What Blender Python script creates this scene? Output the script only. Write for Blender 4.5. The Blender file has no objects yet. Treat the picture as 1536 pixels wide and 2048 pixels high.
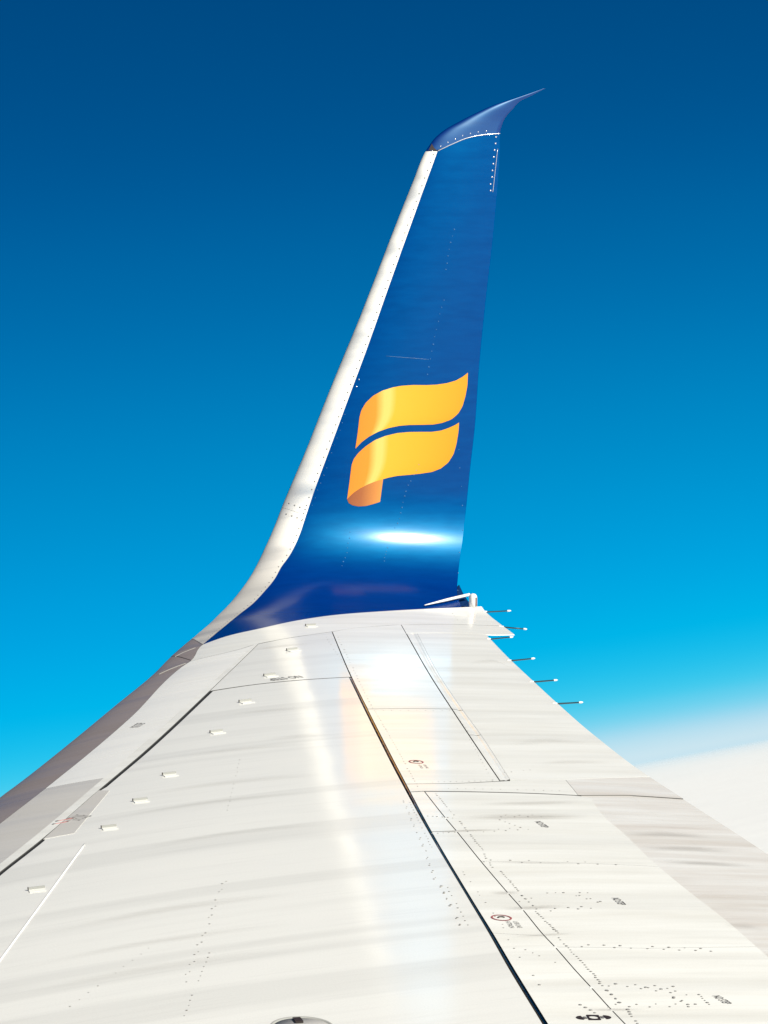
import bpy, math, random
from mathutils import Vector, Matrix
random.seed(7)
scene = bpy.context.scene
WING_TO_WORLD=[[0.982424, 0.027656, 0.1846, -0.496443], [0.019465, 0.968392, -0.248673, 0.668752], [-0.185643, 0.247896, 0.950834, -2.55706], [0.0, 0.0, 0.0, 1.0]]
CAMERA_TO_WORLD=[[0.982424, 0.186661, 0.0, 0.0], [0.019465, -0.102447, -0.994548, 0.0], [-0.185643, 0.977068, -0.10428, 0.0], [0.0, 0.0, 0.0, 1.0]]

# ------------------------------------------------------------------ camera
cam_data = bpy.data.cameras.new('camera')
cam = bpy.data.objects.new('camera', cam_data)
scene.collection.objects.link(cam)
cam.matrix_world = Matrix(CAMERA_TO_WORLD)
cam_data.sensor_fit = 'VERTICAL'
cam_data.sensor_height = 36.0
cam_data.lens = 36.0 * 5500.0 / 2048.0
cam_data.clip_start = 0.1
cam_data.clip_end = 3.0e6
scene.camera = cam

# ------------------------------------------------------------------ sun and sky
SUN_W = Vector((0.578, -0.385, 0.719)).normalized()          # towards the sun, in the wing's own axes
SUN = (Matrix(WING_TO_WORLD).to_3x3() @ SUN_W).normalized()
elev = math.asin(SUN.z)
azim = math.atan2(SUN.x, SUN.y)
sun_data = bpy.data.lights.new('sun', 'SUN')
sun_data.energy = 4.5
sun_data.angle = math.radians(0.53)
sun_data.color = (1.0, 0.94, 0.815)
sun = bpy.data.objects.new('sun', sun_data)
scene.collection.objects.link(sun)
sun.rotation_euler = SUN.to_track_quat('Z', 'Y').to_euler()

world = bpy.data.worlds.new('World')
scene.world = world
world.use_nodes = True
wt = world.node_tree
wt.nodes.clear()
sky = wt.nodes.new('ShaderNodeTexSky')
sky.sky_type = 'NISHITA'
sky.sun_disc = False
sky.sun_elevation = elev
sky.sun_rotation = azim
sky.altitude = 9500.0
sky.air_density = 1.0
sky.dust_density = 0.3
sky.ozone_density = 3.0
EXPOSURE = 0.5
def sky_scale(name, k):
    n = wt.nodes.new('ShaderNodeVectorMath'); n.operation = 'SCALE'; n.name = name
    n.inputs['Scale'].default_value = k
    return n
s_in = sky_scale('to_film_range', 1 / 12.0)
film = wt.nodes.new('ShaderNodeRGBCurve')               # the saturated film response of the picture
def set_curve(c, pts):
    c.points[0].location = pts[0]; c.points[1].location = pts[-1]
    for p in pts[1:-1]: c.points.new(*p)
set_curve(film.mapping.curves[0], [(0, 0), (.17, 0), (.215, .03), (.25, .12), (.35, .60), (.5, .78), (1, .85)])
set_curve(film.mapping.curves[1], [(0, 0), (.092, .077), (.123, .135), (.18, .25), (.29, .41), (.375, .53), (.46, .65), (.57, .80), (1, .88)])
set_curve(film.mapping.curves[2], [(0, 0), (.208, .25), (.275, .38), (.388, .57), (.592, .80), (.717, .86), (.81, .88), (1, .88)])
film.mapping.update()
s_out = sky_scale('to_radiance', 1 / (0.12 * 2 ** EXPOSURE))
bg = wt.nodes.new('ShaderNodeBackground')
bg.inputs['Strength'].default_value = 0.12
wo = wt.nodes.new('ShaderNodeOutputWorld')
wt.links.new(sky.outputs[0], s_in.inputs[0])
wt.links.new(s_in.outputs[0], film.inputs['Color'])
wt.links.new(film.outputs[0], s_out.inputs[0])
wt.links.new(s_out.outputs[0], bg.inputs['Color'])
wt.links.new(bg.outputs[0], wo.inputs['Surface'])

vs = scene.view_settings
vs.view_transform = 'Standard'
vs.look = 'None'
vs.exposure = EXPOSURE
vs.gamma = 1.0
vs.use_curve_mapping = False
scene.cycles.max_bounces = 8
scene.cycles.use_denoising = True

# ------------------------------------------------------------------ wing coordinates
# s: metres along the span (0 where the winglet starts to turn up), q: metres aft.
ORIGIN=[0.0315, 14.19463, 0.0]
LEADING=[[-3.2362, -2.5115], [-3.0946, -2.438], [-2.4146, -2.1057], [-1.7178, -1.7743], [-1.1563, -1.5061], [-0.7111, -1.3165], [-0.3085, -1.1287], [0.154, -0.8998], [0.3589, -0.7572], [0.5309, -0.6322], [0.6748, -0.5429], [0.8069, -0.4684], [0.9587, -0.3937], [1.2296, -0.256], [1.4566, -0.149], [1.7176, -0.0222], [1.8871, 0.0625], [2.1594, 0.1913], [2.4616, 0.3314], [2.7129, 0.4518], [2.8701, 0.5289], [2.9038, 0.5544], [2.946, 0.5892], [2.9995, 0.6598], [3.0389, 0.7356], [3.087, 0.8357], [3.1352, 0.9494], [3.178, 1.087], [3.2138, 1.2025], [3.2365, 1.2697]]
TRAILING=[[-4.7589, 0.0443], [-4.4972, 0.0479], [-4.113, 0.0498], [-3.577, 0.0514], [-2.8493, 0.0905], [-2.1843, 0.1525], [-1.7097, 0.2037], [-1.206, 0.26], [-0.5675, 0.3443], [-0.1023, 0.408], [0.1483, 0.4375], [0.2933, 0.4611], [0.455, 0.5095], [0.7166, 0.5931], [0.864, 0.63], [1.1136, 0.6763], [1.3351, 0.7174], [1.6524, 0.7621], [2.0158, 0.8248], [2.4544, 0.906], [2.8791, 0.9677], [2.9729, 0.9753], [3.0099, 0.9866], [3.0582, 1.0107], [3.1095, 1.0586], [3.1551, 1.1062], [3.1837, 1.1677], [3.2325, 1.2694]]
T={
 'joint':[[-0.6808, -1.1501], [-0.5369, -0.987], [-0.4384, -0.8182], [-0.2803, -0.5898], [-0.1503, -0.3549], [-0.0166, -0.0051], [0.0559, 0.2055], [0.1675, 0.5598]],
 'K':[[-1.0929, -1.3027], [-0.9645, -1.0546], [-0.8603, -0.9336], [-0.7582, -0.7658], [-0.6067, -0.4753], [-0.5179, -0.3358], [-0.4006, -0.0334], [-0.3302, 0.2699], [-0.3092, 0.4043], [-0.2922, 0.5274]],
 'slatedge':[[-3.9012, -2.6047], [-3.4286, -2.365], [-2.2646, -1.8139], [-1.1809, -1.355], [-1.0929, -1.3027], [-0.7141, -1.1674], [-0.6808, -1.1501]],
 'M':[[-4.5558, -2.6976], [-4.2562, -2.5439], [-3.4116, -2.1334], [-1.7465, -1.3495], [-0.8603, -0.9336]],
 'N':[[-4.6729, -2.7142], [-4.2802, -2.5087], [-3.6214, -2.1922], [-3.0328, -1.9049], [-1.8929, -1.3817], [-0.8488, -0.9109]],
 'Q':[[-1.8963, -1.3824], [-1.8145, -1.125], [-1.7595, -0.8743], [-1.7284, -0.6927]],
 'G1':[[-6.6666, -1.4847], [-6.165, -1.4126], [-5.7796, -1.3519], [-5.4093, -1.297], [-4.5144, -1.1639], [-3.8829, -1.0632], [-2.52, -0.8335], [-1.7283, -0.6963]],
 'G2':[[-6.6679, -1.4689], [-6.1661, -1.3973], [-5.7804, -1.339], [-5.4099, -1.2861], [-4.5149, -1.152], [-3.8834, -1.0475], [-2.4802, -0.8112], [-1.7288, -0.6833]],
 'L1':[[-1.7173, -0.6826], [-0.6067, -0.4753]],
 'H':[[-3.7333, -0.6335], [-2.9158, -0.4984], [-2.4032, -0.4131], [-1.6959, -0.2936], [-0.6269, -0.0976]],
 'H2':[[-3.7083, -0.5841], [-2.9107, -0.4439], [-2.4246, -0.3687], [-1.6718, -0.244], [-0.618, -0.0373]],
 'X1':[[-3.7935, -1.0329], [-3.7866, -0.8622], [-3.7405, -0.6298], [-3.7115, -0.5191], [-3.6855, -0.3458], [-3.577, 0.0514]],
 'X2':[[-3.9238, -1.0536], [-3.9131, -0.994], [-3.9174, -0.8711], [-3.9276, -0.6821], [-3.9355, -0.5535], [-3.9527, -0.3888]],
 'horn_in':[[-0.6269, -0.0976], [-0.5687, 0.2012], [-0.5666, 0.3473], [-0.5165, 0.5146]],
 'horn_te':[[-0.5165, 0.5146], [-0.2922, 0.5274], [0.1675, 0.5598]],
 'X2b':[[-3.9443, -0.3857], [-3.9168, -0.1655], [-3.9373, 0.0577]],
 'X1b':[[-3.7248, -0.3599], [-3.7174, -0.1499], [-3.7392, 0.0652]],
 'L3':[[-6.6833, -1.2448], [-6.5579, -1.2379], [-6.3466, -1.2221], [-6.177, -1.2103], [-5.9414, -1.1901], [-5.8239, -1.183], [-5.5252, -1.1533], [-5.3325, -1.1378], [-4.9292, -1.1009], [-4.5178, -1.0584], [-4.3279, -1.0406], [-3.9171, -0.9962]],
 'F1':[[-6.0693, -0.53], [-5.937, -0.5197], [-5.62, -0.4965], [-5.3356, -0.4882], [-4.9475, -0.4675], [-4.5321, -0.4247], [-4.2882, -0.4081], [-3.9887, -0.353]],
 'F3':[[-5.3208, -0.2049], [-5.0161, -0.1969], [-4.6084, -0.195], [-4.2087, -0.1751], [-3.9158, -0.1589]],
 'TEflap':[[-4.7589, 0.0443], [-4.4972, 0.0479], [-4.113, 0.0498], [-3.9373, 0.0577]],
 'seamA':[[-2.4194, -0.7941], [-2.4069, -0.6052], [-2.4032, -0.4131]],
 'seamB':[[-4.522, -1.1541], [-4.5178, -1.0584]],
 'seamC':[[-4.9292, -1.1009], [-4.944, -0.8545], [-4.987, -0.4683]],
 'seamD':[[-5.9414, -1.1901], [-5.9643, -0.8866], [-5.9425, -0.5231]],
 'seamE':[[-5.8239, -1.1814], [-5.7831, -1.3399]],
 'greyedge':[[-3.4286, -2.365], [-3.4116, -2.1334]],
 'slatend':[[-0.8248, -1.3396], [-0.9756, -1.3266], [-1.0929, -1.3027]],
 'slatend2':[[-0.4368, -1.1558], [-0.5978, -1.1598], [-0.705, -1.1604]],
 'bead':[[-4.4376, -2.3869], [-5.1371, -2.6439], [-5.7382, -2.8658]],
 'greyA':[[-3.6214, -2.1922], [-3.6446, -2.1544], [-4.2585, -2.3933], [-4.2823, -2.5055]],
 'strip':[[-0.6808, -1.1501], [-0.2856, -0.9636], [0.0647, -0.7885], [0.1982, -0.6967], [0.3209, -0.6142], [0.452, -0.5215], [0.533, -0.4757], [0.6212, -0.4107], [0.7448, -0.3426], [0.8606, -0.2939], [1.0109, -0.2314], [1.2296, -0.1324], [1.5377, 0.0066], [1.7725, 0.1134], [2.1166, 0.2627], [2.4554, 0.4109], [2.8708, 0.5952]],
 'cap':[[2.8751, 0.5595], [2.8708, 0.5952], [2.9094, 0.6846], [2.9436, 0.7755], [2.9618, 0.867], [2.9729, 0.9753]],
 'stripseam':[[0.9185, -0.4055], [0.8887, -0.3501], [0.8606, -0.2939]],
 'r1_left':[[1.2221, 0.0076], [1.3054, 0.0261], [1.3956, 0.0434]],
 'r1_top':[[1.3956, 0.0434], [1.4324, 0.0561], [1.4728, 0.0843], [1.5102, 0.1292], [1.5359, 0.1821], [1.5525, 0.2433], [1.5603, 0.2957], [1.563, 0.3656], [1.5608, 0.4359], [1.5623, 0.4981], [1.5697, 0.5611], [1.5832, 0.616], [1.606, 0.6627], [1.6266, 0.6922]],
 'r1_right':[[1.6266, 0.6922], [1.5557, 0.6849], [1.4975, 0.6694], [1.4395, 0.6475], [1.3983, 0.6177], [1.3674, 0.5751], [1.3501, 0.5201], [1.3421, 0.466]],
 'r1_bot':[[1.2221, 0.0076], [1.2553, 0.0436], [1.2851, 0.088], [1.3098, 0.1409], [1.3286, 0.2023], [1.3393, 0.2636], [1.3427, 0.3248], [1.3419, 0.3951], [1.3421, 0.466]],
 'r2_left':[[0.9429, -0.0588], [1.0357, -0.0392], [1.1342, -0.0196]],
 'r2_top':[[1.1342, -0.0196], [1.1665, -0.0047], [1.1984, 0.0228], [1.2339, 0.0676], [1.2651, 0.1208], [1.2863, 0.1822], [1.3, 0.2523], [1.3039, 0.3223], [1.3031, 0.3926], [1.3017, 0.4546], [1.3072, 0.5084], [1.3204, 0.5541], [1.3363, 0.5956], [1.35, 0.6209]],
 'r2_right':[[1.35, 0.6209], [1.2986, 0.6141], [1.2324, 0.5982], [1.1748, 0.5766], [1.13, 0.5423], [1.098, 0.4954], [1.0803, 0.4407]],
 'r2_bot':[[0.9429, -0.0588], [0.9579, -0.0449], [0.9799, -0.0179], [1.0015, 0.0176], [1.0218, 0.0617], [1.0371, 0.1055], [1.0488, 0.1537], [1.0562, 0.1844], [1.0645, 0.2371], [1.0677, 0.2985], [1.0723, 0.3692], [1.0803, 0.4407]],
 'r3_top':[[0.9429, -0.0588], [0.9579, -0.0449], [0.9799, -0.0179], [1.0015, 0.0176], [1.0218, 0.0617], [1.0371, 0.1055], [1.0488, 0.1537]],
 'r3_bot':[[0.9429, -0.0588], [0.921, -0.0521], [0.907, -0.0322], [0.8987, 0.001], [0.8997, 0.0437], [0.9095, 0.0874], [0.9213, 0.1271]],
 'vg':[[-0.4339, -0.5687], [-1.0629, -0.8241], [-1.6512, -1.0776], [-2.1988, -1.32], [-2.7743, -1.5756], [-3.4759, -1.917], [-3.8614, -2.1059], [-4.2289, -2.2897], [-4.9659, -2.6628]],
 'vg_end':[[-0.4287, -0.5153], [-1.0428, -0.767], [-1.636, -1.021], [-2.1829, -1.2626], [-2.7627, -1.5202], [-3.4701, -1.8628], [-3.8592, -2.051], [-4.2293, -2.2358], [-4.9683, -2.609]],
 'wick':[[0.0845, 0.5579], [-0.3025, 0.524], [-0.6733, 0.3284], [-1.2143, 0.2554], [-1.7108, 0.1993], [-2.1856, 0.1473]],
 'wick_tip':[[0.129, 0.7147], [-0.3409, 0.6426], [-0.5839, 0.4851], [-1.1306, 0.4128], [-1.6463, 0.3463], [-2.1346, 0.2954]],
 'screw_te':[[2.9523, 0.9482], [2.9154, 0.9435], [2.8783, 0.9348], [2.8385, 0.9275], [2.8002, 0.9219], [2.7619, 0.9136], [2.7251, 0.9093], [2.6853, 0.8975], [2.6486, 0.8952]],
 'te_line':[[2.8844, 0.9538], [2.7793, 0.9344], [2.6404, 0.9085]],
 'screw_cap':[[2.8982, 0.6154], [2.9188, 0.6588], [2.9375, 0.7026], [2.9564, 0.7469], [2.9691, 0.7942], [2.9785, 0.8417], [2.9847, 0.8914]],
 'dots':[[1.6022, 0.0558], [1.564, 0.039]],
 'nostep_at':[[-4.3761, -0.7143], [-5.3983, -0.7998], [-6.4444, -0.8811]],
 'nostep_dir':[[-4.464, -0.714], [-5.4785, -0.8039], [-6.5196, -0.8734]],
 'ring':[[-5.6207, -1.2563], [-3.42, -0.8801]],
 'ring_w':[[-5.6251, -1.2226], [-3.4199, -0.8499]],
 'ringtext':[[-5.6602, -1.2562], [-5.6642, -1.2325]],
 'ringtext_b':[[-5.7323, -1.2654], [-5.7336, -1.2394]],
 'ringtext2':[[-3.4724, -0.8885], [-3.4679, -0.8665]],
 'ringtext2_b':[[-3.533, -0.8944], [-3.533, -0.8717]],
 'capsule':[[-6.6182, -1.3599], [-6.6326, -1.2752]],
 'capq':[[-6.6, -1.3307], [-6.6045, -1.2948], [-6.6488, -1.3023], [-6.6465, -1.3389]],
 'fuel':[[-6.6071, -2.1612], [-6.6049, -2.0698]],
 'stext':[[-1.7243, -1.08], [-1.6757, -0.9202]],
 'ltext':[[-2.5091, -1.8241], [-2.4372, -1.7759]],
 'ltext2':[[-4.0781, -2.3446], [-4.0235, -2.2877]],
 'hook':[[-4.0821, -2.4359], [-4.0691, -2.3813], [-4.0417, -2.4167], [-4.0275, -2.3561]],
 'fair':[[0.1822, 0.4255], [0.4038, 0.4947], [0.4212, 0.5124], [0.3516, 0.5165], [0.2859, 0.523], [0.2017, 0.5395], [0.1713, 0.561]],
 'strut':[[0.0926, 0.2163], [0.2809, 0.5243]],
 'lamp':[[0.1541, 0.5072]],
 'slatline1':[[-1.2581, -1.4855], [-1.2093, -1.4351], [-1.1673, -1.3858], [-1.1232, -1.3284]],
 'slatline2':[[-0.8502, -1.3251], [-0.7965, -1.2769], [-0.7406, -1.2005]],
 'hinges':[[-4.3279, -1.0406], [-4.5178, -1.0584], [-5.3325, -1.1378], [-5.5252, -1.1533], [-5.9414, -1.1901], [-6.3466, -1.2221], [-6.5579, -1.2379]],
 'shim':[[2.8775, 0.5465], [2.9148, 0.5689], [2.8888, 0.5775], [2.8708, 0.5952]],
 'scuff':[[1.7273, 0.2166], [1.7163, 0.3249], [1.7028, 0.4644]],
 'grime_reflection':[[[[-4.328, -1.033], [-4.3098, -0.7283], [-4.2734, -0.4105]], 0.06, 0.8], [[[-4.1312, -0.9033], [-4.0992, -0.6362], [-4.0444, -0.3553]], 0.04, 0.5], [[[-5.5236, -1.2459], [-5.5111, -1.1229], [-5.4906, -0.9785]], 0.03, 0.7], [[[-5.8282, -1.314], [-5.8179, -1.1957], [-5.7952, -1.0551]], 0.02, 0.9], [[[-6.5469, -1.3445], [-6.5576, -1.2424], [-6.5634, -1.1224]], 0.02, 0.9], [[[-5.3358, -1.2097], [-5.3321, -1.148], [-5.3219, -1.0838]], 0.03, 0.6], [[[-4.5361, -1.1594], [-4.5181, -1.0454], [-4.4971, -0.8686]], 0.02, 0.8], [[[-4.9423, -1.1043], [-4.9577, -0.9322], [-4.967, -0.7161]], 0.02, 0.5], [[[-3.8148, -2.1648], [-3.6847, -1.7177], [-3.5967, -1.2215]], 0.05, 0.45], [[[-4.588, -2.2553], [-4.4453, -1.8353], [-4.3612, -1.3732]], 0.04, 0.4], [[[-5.5301, -2.7443], [-5.3542, -2.2565], [-5.2548, -1.756]], 0.05, 0.5], [[[-5.8638, -2.869], [-5.7005, -2.3745], [-5.5965, -1.8455]], 0.04, 0.45], [[[-6.1302, -2.9216], [-5.9738, -2.4593], [-5.8721, -1.9489]], 0.05, 0.4], [[[-2.4517, -1.4612], [-2.4009, -1.2303], [-2.3649, -0.999]], 0.04, 0.4], [[[-3.2089, -1.853], [-3.1238, -1.5501], [-3.0608, -1.1814]], 0.04, 0.5], [[[-2.9651, -1.4092], [-2.9238, -1.2092], [-2.9037, -1.0333]], 0.05, 0.4], [[[-1.0154, -1.0417], [-0.9477, -0.8277], [-0.8963, -0.6144]], 0.04, 0.4], [[[-4.1081, -2.2735], [-3.9745, -1.8397], [-3.886, -1.3586]], 0.03, 0.5], [[[-3.0899, -0.3977], [-2.9807, -0.1396], [-2.9795, 0.0624]], 0.06, 0.3], [[[-1.3982, -0.0325], [-1.262, 0.163], [-1.5159, 0.204]], 0.05, 0.25], [[[-3.4452, -0.4108], [-3.364, -0.1894], [-3.3467, 0.0126]], 0.05, 0.3], [[[-4.5424, -0.4628], [-4.5232, -0.2603], [-4.5479, -0.0535]], 0.05, 0.6], [[[-4.732, -0.4682], [-4.7257, -0.245], [-4.7453, -0.0592]], 0.05, 0.7], [[[-4.9149, -0.4734], [-4.9264, -0.2896], [-4.9541, -0.0538]], 0.04, 0.8], [[[-5.7016, -0.5416], [-5.7091, -0.4576], [-5.7277, -0.3853]], 0.05, 0.4]],
 'rows':[[[[-0.7621, -0.4874], [-2.3992, -0.7727]], 26, 0.004, 0], [[[-2.4807, -0.78], [-3.9168, -1.01]], 34, 0.004, 0], [[[-0.7575, -0.5474], [-1.6253, -0.6622]], 14, 0.003, 0], [[[-2.2159, -0.3793], [-2.8388, -0.4804]], 10, 0.003, 0], [[[-3.0108, -0.5245], [-3.7215, -0.6604]], 12, 0.003, 0], [[[-3.9578, -0.9631], [-4.2837, -0.9942]], 13, 0.004, 0], [[[-4.3583, -1.0005], [-4.7833, -1.0452]], 18, 0.005, 0], [[[-4.8371, -1.0591], [-5.0146, -1.0866]], 6, 0.005, 0], [[[-5.0665, -1.0716], [-5.3095, -1.0935]], 12, 0.005, 0], [[[-5.3577, -1.1012], [-5.5348, -1.1055]], 9, 0.005, 1], [[[-5.5576, -1.1185], [-5.7932, -1.1275]], 13, 0.006, 0], [[[-5.847, -1.145], [-6.2187, -1.1685]], 17, 0.006, 0], [[[-6.2385, -1.1695], [-6.3354, -1.1836]], 5, 0.006, 0], [[[-6.3737, -1.1855], [-6.5052, -1.1889]], 7, 0.007, 1], [[[-6.5603, -1.1901], [-6.6853, -1.2081]], 6, 0.007, 0], [[[-4.9295, -1.0929], [-4.9632, -0.6224]], 14, 0.005, 1], [[[-5.927, -1.1523], [-5.9843, -0.6947]], 18, 0.006, 1], [[[-4.2977, -0.8213], [-4.2919, -0.6636]], 6, 0.004, 1], [[[-4.5191, -0.961], [-4.4807, -0.7773]], 8, 0.004, 1], [[[-4.3578, -0.8413], [-4.4668, -0.8012]], 4, 0.004, 0], [[[-5.3355, -1.0013], [-5.3357, -0.861]], 5, 0.005, 0], [[[-5.5359, -1.0633], [-5.5085, -0.916]], 6, 0.005, 1], [[[-5.3602, -0.9139], [-5.4555, -0.8528]], 5, 0.005, 1], [[[-6.3267, -1.1631], [-6.3619, -0.9641]], 7, 0.006, 1], [[[-6.5213, -1.2363], [-6.5318, -0.9629]], 9, 0.006, 1], [[[-6.4513, -1.0081], [-6.522, -0.9822]], 5, 0.006, 1], [[[-6.4107, -0.9129], [-6.5233, -0.9236]], 6, 0.006, 0], [[[-6.359, -1.0734], [-6.4194, -0.9559]], 6, 0.006, 1], [[[-4.0491, -1.12], [-4.7755, -1.2542]], 16, 0.004, 1], [[[-4.7755, -1.2542], [-5.1625, -1.3366]], 9, 0.004, 1], [[[-5.2247, -1.3384], [-5.7442, -1.4255]], 14, 0.005, 1], [[[-4.0891, -1.1046], [-4.777, -1.2257]], 18, 0.003, 0], [[[-5.2566, -1.3224], [-5.6912, -1.3922]], 9, 0.004, 0], [[[-5.0555, -1.2067], [-5.7423, -1.2853]], 11, 0.004, 1], [[[-3.3074, -1.572], [-4.1137, -1.8052]], 12, 0.003, 0], [[[-5.0659, -2.0294], [-6.1199, -2.3855]], 22, 0.004, 1], [[[-5.866, -2.2559], [-6.4816, -2.4687]], 14, 0.004, 0], [[[-5.7704, -2.4222], [-6.2659, -2.7447]], 9, 0.003, 0], [[[-3.77, -0.9698], [-3.7385, -0.666]], 12, 0.003, 0], [[[-3.869, -0.9199], [-3.8854, -0.4401]], 14, 0.003, 0], [[[-4.2963, -1.0996], [-4.3284, -1.014]], 5, 0.004, 0], [[[-4.5504, -1.1582], [-4.539, -1.0707]], 4, 0.004, 0], [[[-0.0186, 0.3378], [-0.1999, 0.3083]], 3, 0.003, 0], [[[-0.0025, 0.44], [-0.2422, 0.3905]], 3, 0.003, 0], [[[-3.5885, -0.5646], [-3.5346, -0.4416]], 4, 0.003, 0], [[[-2.4604, -0.7787], [-2.4351, -0.4315]], 9, 0.0025, 0], [[[-5.4737, -1.1869], [-5.3593, -1.0271]], 3, 0.004, 0], [[[-5.9677, -1.2964], [-6.0996, -1.2462]], 4, 0.005, 0], [[[-6.5075, -1.315], [-6.5818, -1.2969]], 3, 0.006, 0], [[[-5.8605, -1.3151], [-6.3154, -1.3692]], 5, 0.005, 0]],
 'wrows':[[[[2.427, 0.6598], [2.3401, 0.6303], [2.2003, 0.5974]], 6, 0.004], [[[2.0328, 0.5747], [1.9494, 0.5426], [1.783, 0.4933], [1.6225, 0.4503]], 10, 0.004], [[[1.1209, 0.3679], [0.9841, 0.2825], [0.7966, 0.2219], [0.7637, 0.1976]], 12, 0.004], [[[0.6406, 0.1369], [0.5474, 0.1007]], 4, 0.004], [[[0.7429, -0.0626], [0.6112, -0.0983], [0.5133, -0.1432]], 7, 0.004], [[[1.4093, -0.0364], [1.1794, -0.1363], [0.9195, -0.2528]], 12, 0.003], [[[0.7503, 0.5951], [0.3381, 0.475]], 3, 0.005], [[[1.1981, 0.6116], [0.8923, 0.6116]], 3, 0.004]],
}
PSI = math.radians(16.0)
AFT = Vector((math.cos(PSI), math.sin(PSI), 0))
OUT = Vector((-math.sin(PSI), math.cos(PSI), 0))
UPW = Vector((0, 0, 1))
ORG = Vector(ORIGIN)
BEND_LEN = 1.22
BEND_AT = -.12
CANT = math.radians(77.0)
NB = 600
S_IN = -9.3


def curve(tab):
    tab = sorted(tab)
    o = [tab[0]]
    for t in tab[1:]:
        if t[0] - o[-1][0] > 1e-4:
            o.append(t)
    xs = [t[0] for t in o]; ys = [t[1] for t in o]; n = len(xs)
    if n == 1:
        return lambda x: ys[0]
    h = [xs[i + 1] - xs[i] for i in range(n - 1)]
    d = [(ys[i + 1] - ys[i]) / h[i] for i in range(n - 1)]
    m = [d[0]] + [0.0] * (n - 2) + [d[-1]]
    for i in range(1, n - 1):
        if d[i - 1] * d[i] > 0:
            m[i] = 3 * (h[i - 1] + h[i]) / ((2 * h[i] + h[i - 1]) / d[i - 1] + (h[i] + 2 * h[i - 1]) / d[i])
    i0 = (ys[min(n - 1, 3)] - ys[0]) / (xs[min(n - 1, 3)] - xs[0])

    def f(x):
        if x <= xs[0]:
            return ys[0] + i0 * (x - xs[0])
        if x >= xs[-1]:
            return ys[-1] + m[-1] * (x - xs[-1])
        lo, hi = 0, n - 1
        while hi - lo > 1:
            k = (lo + hi) // 2
            if xs[k] <= x: lo = k
            else: hi = k
        t = (x - xs[lo]) / h[lo]
        return ((2 * t**3 - 3 * t * t + 1) * ys[lo] + (t**3 - 2 * t * t + t) * h[lo] * m[lo]
                + (-2 * t**3 + 3 * t * t) * ys[lo + 1] + (t**3 - t * t) * h[lo] * m[lo + 1])
    return f


def swap(tab):
    return [(b, a) for a, b in tab]


fLE = curve(LEADING)
fTE = curve(TRAILING)


def bend(x):
    x = min(1.0, max(0.0, x))
    return CANT * x * x * (3 - 2 * x)


BEND = [(0.0, 0.0)]
for _i in range(NB):
    _t = bend((_i + .5) / NB)
    BEND.append((BEND[-1][0] + math.cos(_t) * BEND_LEN / NB, BEND[-1][1] + math.sin(_t) * BEND_LEN / NB))


def prof(s):
    """(outboard, up, slope) of the section line that turns up into the winglet"""
    e = s - BEND_AT
    if e <= 0: return s, 0.0, 0.0
    if e >= BEND_LEN:
        x, y = BEND[-1]
        return BEND_AT + x + (e - BEND_LEN) * math.cos(CANT), y + (e - BEND_LEN) * math.sin(CANT), CANT
    k = e / BEND_LEN * NB; i = min(NB - 1, int(k)); f = k - i
    return (BEND_AT + BEND[i][0] + (BEND[i + 1][0] - BEND[i][0]) * f,
            BEND[i][1] + (BEND[i + 1][1] - BEND[i][1]) * f, bend(e / BEND_LEN))


def amp(s):
    k = min(1, max(0, (s + .1) / .7)); k = k * k * (3 - 2 * k)
    return .115 * (1 - k) + .15 * k


def hup(s, q):
    l = fLE(s); c = fTE(s) - l
    if c < 1e-3: return 0.0
    x = (q - l) / c; a = amp(s)
    if x <= 0: return 0.0
    if x > 1: return -a * c * (x - 1)
    return a * c * math.sqrt(x) * (1 - x)


def hlow(s, q):
    l = fLE(s); c = fTE(s) - l
    if c < 1e-3: return 0.0
    x = min(1, max(0, (q - l) / c))
    te = 0.016 if s < 0 else max(0.002, 0.016 - 0.02 * s)
    return -0.068 * c * math.sqrt(x) * (1 - x) - te * min(1.0, x * 3) * min(1, c / .3)


def normal(s):
    th = prof(s)[2]
    return -OUT * math.sin(th) + UPW * math.cos(th)


def P(s, q, off=0.0, low=False):
    b, w, th = prof(s)
    h = hlow(s, q) if low else hup(s, q)
    return ORG + AFT * q + OUT * b + UPW * w + normal(s) * (h + off)


def frame(s, q):
    e = 2e-3
    a = (P(s, q + e) - P(s, q - e)).normalized()
    b = P(s + e, q) - P(s - e, q)
    n = a.cross(b).normalized()
    return a, n.cross(a).normalized(), n


# ------------------------------------------------------------------ materials
def mat(name, base=(.8, .8, .8), rough=.4, metal=0.0, coat=0.0, coat_rough=.05, spec=.5):
    m = bpy.data.materials.new(name)
    m.use_nodes = True
    b = m.node_tree.nodes['Principled BSDF']
    b.inputs['Base Color'].default_value = (*base, 1)
    b.inputs['Roughness'].default_value = rough
    b.inputs['Metallic'].default_value = metal
    b.inputs['Specular IOR Level'].default_value = spec
    b.inputs['Coat Weight'].default_value = coat
    b.inputs['Coat Roughness'].default_value = coat_rough
    return m


def ramp(nt, fac, stops):
    r = nt.nodes.new('ShaderNodeValToRGB')
    el = r.color_ramp.elements
    while len(el) < len(stops): el.new(0.5)
    for e, (p, c) in zip(el, stops):
        e.position = p; e.color = (*c, 1)
    nt.links.new(fac, r.inputs[0])
    return r.outputs[0]


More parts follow.
